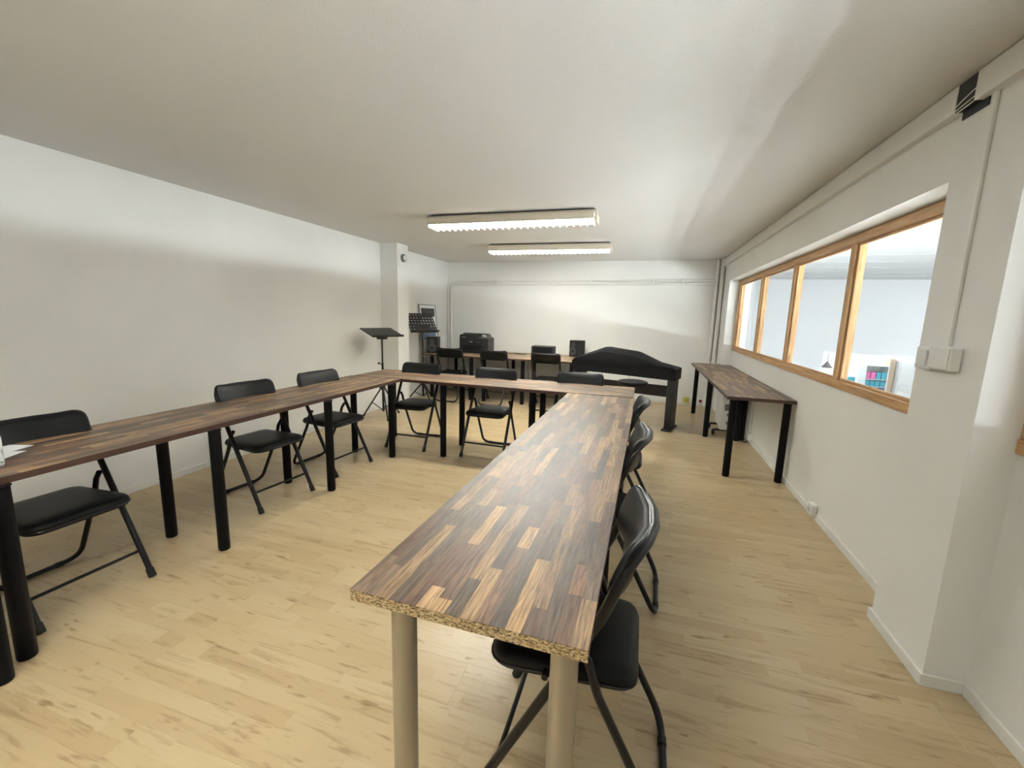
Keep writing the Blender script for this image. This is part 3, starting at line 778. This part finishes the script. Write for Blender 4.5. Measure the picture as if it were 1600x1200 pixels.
kb = MB().tube([(0.0, -0.012, 0.385), (-0.04, -0.02, 0.40)], 0.012, 8); kb.build('clamp_knob', M['black_plastic'], s1, True)
MB().prism([(-0.05, 1.03), (0.05, 1.03), (0.06, 1.06), (0.06, 1.085), (-0.06, 1.085), (-0.06, 1.06)], -0.04, 0.04, 'y').build('tray_bracket', M['black_plastic'], s1)
tr_ = MB().rbox(-0.225, 0.225, -0.155, 0.155, -0.006, 0.006, 0.003); tr_.rbox(-0.225, 0.225, -0.165, -0.155, -0.006, 0.022, 0.003)
to = tr_.build('tray', M['black_plastic'], s1, loc=(0.0, 0.0, 1.118)); to.rotation_euler = (math.radians(17), 0, math.radians(66))
tag(s1, 'black tripod stand with a solid tilted tray beside the left wall', 'stand')

s2 = empty('music_stand', (-3.3, 5.98, 0), math.radians(0))
MB().tube([(0, 0, 0.06), (0, 0, 0.70)], 0.016, 10).build('lower_pole', M['tube_black'], s2, True)
MB().tube([(0, 0, 0.68), (0, 0, 1.14)], 0.011, 10).build('upper_pole', M['tube_black'], s2, True)
tripod(s2, 0.27, 0.24, math.radians(205), 0.06)
# perforated desk: real holes between bars
dm = MB(); dw, dh = 0.23, 0.35
cols_, rows_ = 9, 6
xs = [-dw]; 
for c in range(cols_):
    xc = -dw + (c+0.5)*2*dw/cols_; xs += [xc-0.009, xc+0.009]
xs.append(dw)
zs = [0.0]
for r in range(rows_):
    zc = 0.03 + (r+0.5)*(dh-0.04)/rows_; zs += [zc-0.0105, zc+0.0105]
zs.append(dh)
for i in range(len(xs)-1):
    for j in range(len(zs)-1):
        hole = i % 2 == 1 and j % 2 == 1
        if hole and (j//2 < 2) and 1 < i//2 < 7: hole = False
        if not hole: dm.box(xs[i], xs[i+1], -0.0012, 0.0012, zs[j], zs[j+1])
dm.rbox(-dw-0.01, dw+0.01, -0.055, 0.002, -0.008, 0.0, 0.002)
do = dm.build('perforated_desk', M['black_plastic'], s2, loc=(0.06, -0.05, 1.085)); do.rotation_euler = (math.radians(-36), 0, math.radians(57))
MB().rbox(-0.02, 0.02, -0.03, 0.012, 1.10, 1.18, 0.004).build('tilt_bracket', M['black_plastic'], s2)
tag(s2, 'black music stand with a perforated desk standing beyond the column', 'stand')

# ------------------------------------------------------------------ things on the desk
def speaker(x, y, rz, label):
    root = empty('speaker', (x, y, DT), rz)
    MB().rbox(-0.085, 0.085, -0.10, 0.10, 0.004, 0.275, 0.006).build('cabinet', M['black_plastic'], root)
    for z, r in ((0.20, 0.032), (0.095, 0.062)):
        MB().lathe([(r+0.008, -0.1002), (r+0.006, -0.105), (r, -0.105), (r*0.5, -0.1025), (0.003, -0.1025)], 0, z, 24, 'y').build('driver', M['cone'], root, True)
    MB().lathe([(0.022, -0.1055), (0.016, -0.110), (0.004, -0.112)], 0, 0.095, 16, 'y').build('dust_cap', M['dark_gloss'], root, True)
    for s in (-1, 1): MB().rbox(s*0.06-0.012, s*0.06+0.012, -0.08, 0.08, 0, 0.0038, 0.001).build('pad', M['rubber'], root)
    return tag(root, label, 'speaker', 'speakers on the desk')
speaker(-1.04, 7.12, math.radians(-34), 'black two-way speaker at the right end of the desk beside the piano')
speaker(-3.33, 6.40, math.radians(12), 'black speaker at the left end of the desk behind the perforated stand')
bx_ = empty('amplifier_box', (-1.60, 7.05, DT))
MB().rbox(-0.19, 0.19, -0.10, 0.12, 0.012, 0.16, 0.012).build('body', M['black_plastic'], bx_)
MB().rbox(-0.165, 0.165, -0.106, -0.1, 0.03, 0.145, 0.004).build('grille', M['cloth'], bx_)
for sx_ in (-1, 1):
    for sy_ in (-0.07, 0.09): MB().lathe([(0.012, 0.0), (0.013, 0.0118)], sx_*0.16, sy_, 10).build('foot', M['rubber'], bx_)
tag(bx_, 'low wide black box on the desk between printer and right speaker', 'box')

def text_obj(body, size, loc, rot, mat, name, parent):
    cu = bpy.data.curves.new(name, 'FONT'); cu.body = body; cu.size = size; cu.extrude = 0.0004; cu.align_x = 'CENTER'
    to = bpy.data.objects.new(name, cu); C.objects.link(to)
    dg = bpy.context.evaluated_depsgraph_get(); me = bpy.data.meshes.new_from_object(to.evaluated_get(dg))
    bpy.data.objects.remove(to); me.materials.clear(); me.materials.append(mat)
    o = bpy.data.objects.new(name, me); C.objects.link(o); o.parent = parent; o.location = loc; o.rotation_euler = rot
    return o
pr = empty('printer', (-2.72, 6.85, DT), math.radians(4))
body = [(-0.27, 0.008), (0.235, 0.008), (0.235, 0.245), (0.22, 0.26), (0.035, 0.265), (0.0, 0.312), (-0.25, 0.318), (-0.27, 0.30)]
MB().prism(body, -0.17, 0.2, 'y').build('body', M['black_plastic'], pr)
MB().prism([(-0.265, 0.3186), (0.15, 0.3135), (0.19, 0.266), (0.20, 0.2655), (0.165, 0.33), (-0.25, 0.336)], -0.02, 0.19, 'y').build('document_feeder', M['dark_gloss'], pr)
MB().rbox(0.045, 0.23, -0.174, 0.19, 0.2652, 0.270, 0.002).build('silver_trim', M['frame_grey'], pr)
MB().rbox(-0.10, 0.13, -0.178, -0.17, 0.165, 0.225, 0.003).build('control_panel', M['dark_gloss'], pr)
MB().rbox(-0.085, -0.035, -0.1795, -0.1782, 0.18, 0.215, 0.001).build('screen', M['grey_plastic'], pr)
for k in range(4): MB().lathe([(0.008, -0.1782), (0.007, -0.181)], 0.01+k*0.028, 0.195, 10, 'y').build('button', M['grey_plastic'], pr)
MB().rbox(-0.19, 0.13, -0.20, -0.17, 0.10, 0.145, 0.004).build('output_slot', M['dark_gloss'], pr)
MB().rbox(-0.22, 0.16, -0.182, -0.17, 0.015, 0.085, 0.004).build('paper_tray', M['dark_gloss'], pr)
MB().rbox(0.165, 0.195, -0.1722, -0.1702, 0.04, 0.053, 0.0005).build('sticker', M['white_plastic'], pr)
text_obj('brother', 0.024, (-0.19, -0.1708, 0.268), (PI/2, 0, 0), M['white_plastic'], 'maker_mark', pr)
for sx_ in (-0.22, 0.19):
    for sy_ in (-0.13, 0.16): MB().lathe([(0.014, 0.0), (0.015, 0.0075)], sx_, sy_, 10).build('foot', M['rubber'], pr)
tag(pr, 'black multifunction printer on the desk with a document feeder on top', 'printer')

def cable(pts, label, r=0.004, mat='black_plastic', rad=0.08):
    o = MB().tube(fillet(pts, rad, 5), r, 6).build('cable', M[mat], None, True)
    return tag(o, label, 'cable')
cable([(-2.36, 7.0, DT+0.005), (-2.25, 6.95, DT+0.005), (-2.15, 7.05, DT+0.005), (-2.0, 6.98, DT+0.005), (-1.9, 7.04, DT+0.005)], 'black cable lying on the desk right of the printer', 0.006)
cable([(-2.15, 6.93, DT+0.011), (-2.05, 7.05, DT+0.011), (-1.93, 6.92, DT+0.011)], 'short black lead crossing the cable on the desk', 0.005)
cable([(-1.86, 6.75, DT+0.004), (-1.82, 6.95, DT+0.004), (-1.79, 7.02, DT+0.004)], 'pale thin lead beside the low black box on the desk', 0.003, 'white_plastic')
cable([(-1.93, 7.37, 0.70), (-1.95, 7.36, 0.45), (-1.9, 7.3, 0.2), (-1.85, 7.3, 0.006)], 'black cable hanging behind the desk left of its middle legs')
cable([(-0.93, 7.36, 0.69), (-1.15, 7.36, 0.5), (-1.35, 7.36, 0.25), (-1.5, 7.36, 0.006)], 'black cable drooping diagonally behind the right of the desk')
# paper stack behind the left speaker
for k in range(1):
    o = MB().rbox(-3.44, -3.41, 6.74, 6.98, DT, DT+0.27, 0.004).build('folder', M['paper']); tag(o, 'pale upright folder squeezed behind the left speaker', 'folder')

# framed poster leaning on the left wall, standing on the desk
pf = empty('framed_poster', (-3.462, 6.56, DT))
pf.rotation_euler = (0, math.radians(-5.5), 0)
PWd, PHt = 0.29, 0.80
for yy in (-PWd+0.006, PWd-0.006): MB().rbox(-0.008, 0.012, yy-0.006, yy+0.006, 0, PHt, 0.002).build('frame_side', M['frame_grey'], pf)
for zz in (0.006, PHt-0.006): MB().rbox(-0.008, 0.012, -PWd+0.012, PWd-0.012, zz-0.006, zz+0.006, 0.002).build('frame_rail', M['frame_grey'], pf)
MB().box(-0.006, 0.002, -PWd+0.012, PWd-0.012, 0.012, PHt-0.012).build('mount', M['paper'], pf)
MB().box(0.0022, 0.003, -PWd+0.07, PWd-0.05, 0.60, PHt-0.06).build('dark_print', M['photo_dark'], pf)
MB().box(0.0022, 0.003, -PWd+0.08, PWd-0.06, 0.22, 0.40).build('blue_print', M['photo_blue'], pf)
tag(pf, 'tall framed poster with dark and blue prints leaning against the left wall', 'poster')

# ------------------------------------------------------------------ oil radiator under the side table
ra = empty('oil_radiator', (1.045, 5.62, 0))
for k in range(7):
    y0 = -0.02+k*0.055
    MB().rbox(-0.075, 0.075, y0, y0+0.022, 0.09, 0.56, 0.01).build('fin', M['white_enamel'], ra)
for zz in (0.14, 0.50): MB().tube([(0, -0.06, zz), (0, 0.335, zz)], 0.016, 10).build('oil_tube', M['white_enamel'], ra, True)
MB().rbox(-0.085, 0.085, -0.12, -0.03, 0.08, 0.58, 0.012).build('control_housing', M['white_enamel'], ra)
for z in (0.27, 0.17): MB().lathe([(0.022, -0.1202), (0.020, -0.135), (0.006, -0.136)], 0.0, z, 16, 'y').build('dial', M['grey_plastic'], ra, True)
MB().rbox(-0.05, 0.05, -0.124, -0.1202, 0.32, 0.40, 0.002).build('rating_plate', M['grey_plastic'], ra)
for yy in (-0.06, 0.27):
    ax = MB().rbox(-0.13, 0.13, yy-0.012, yy+0.012, 0.055, 0.0795, 0.003).build('axle', M['black_plastic'], ra)
    for s in (-1, 1):
        MB().lathe([(0.02, s*0.125), (0.036, s*0.13), (0.036, s*0.152), (0.02, s*0.157)], yy, 0.0365, 18, 'x').build('wheel', M['rubber'], ax, True)
tag(ra, 'white oil-filled radiator on black castors under the side table', 'radiator')
cable([(1.13, 5.5, 0.1), (1.165, 5.40, 0.02), (1.20, 5.30, 0.008), (1.235, 5.28, 0.03)], 'black radiator lead on the floor under the side table', 0.005)

# ------------------------------------------------------------------ bottle and papers at the near end of the left table
def sheet(x, y, rz, z, label):
    o = MB().box(-0.105, 0.105, -0.1485, 0.1485, 0, 0.0006).build('paper_sheet', M['paper'], None, loc=(x, y, z)); o.rotation_euler = (0, 0, rz)
    return tag(o, label, 'paper', 'papers on the left table')
sheet(-2.66, 0.965, math.radians(18), TOP+0.0003, 'white paper sheet on the left table, the upper farther one')
sheet(-2.55, 0.90, math.radians(30), TOP+0.0012, 'white paper sheet on the left table, the one nearer the edge')
bo = empty('water_bottle', (-2.385, 0.916, TOP+0.002))
MB().lathe([(0.028, 0.0), (0.034, 0.006), (0.034, 0.05), (0.032, 0.055), (0.034, 0.06), (0.034, 0.12), (0.031, 0.125), (0.034, 0.13), (0.033, 0.165), (0.022, 0.20), (0.013, 0.215), (0.013, 0.225)], 0, 0, 24).build('body', M['bottle'], bo, True)
MB().lathe([(0.0342, 0.07), (0.0346, 0.072), (0.0346, 0.115), (0.0342, 0.117)], 0, 0, 24).build('label_band', M['paper'], bo, True)
MB().lathe([(0.0145, 0.2252), (0.0150, 0.227), (0.0150, 0.240), (0.013, 0.243)], 0, 0, 16).build('cap', M['white_plastic'], bo, True)
tag(bo, 'clear plastic water bottle at the left edge on the left table', 'bottle')
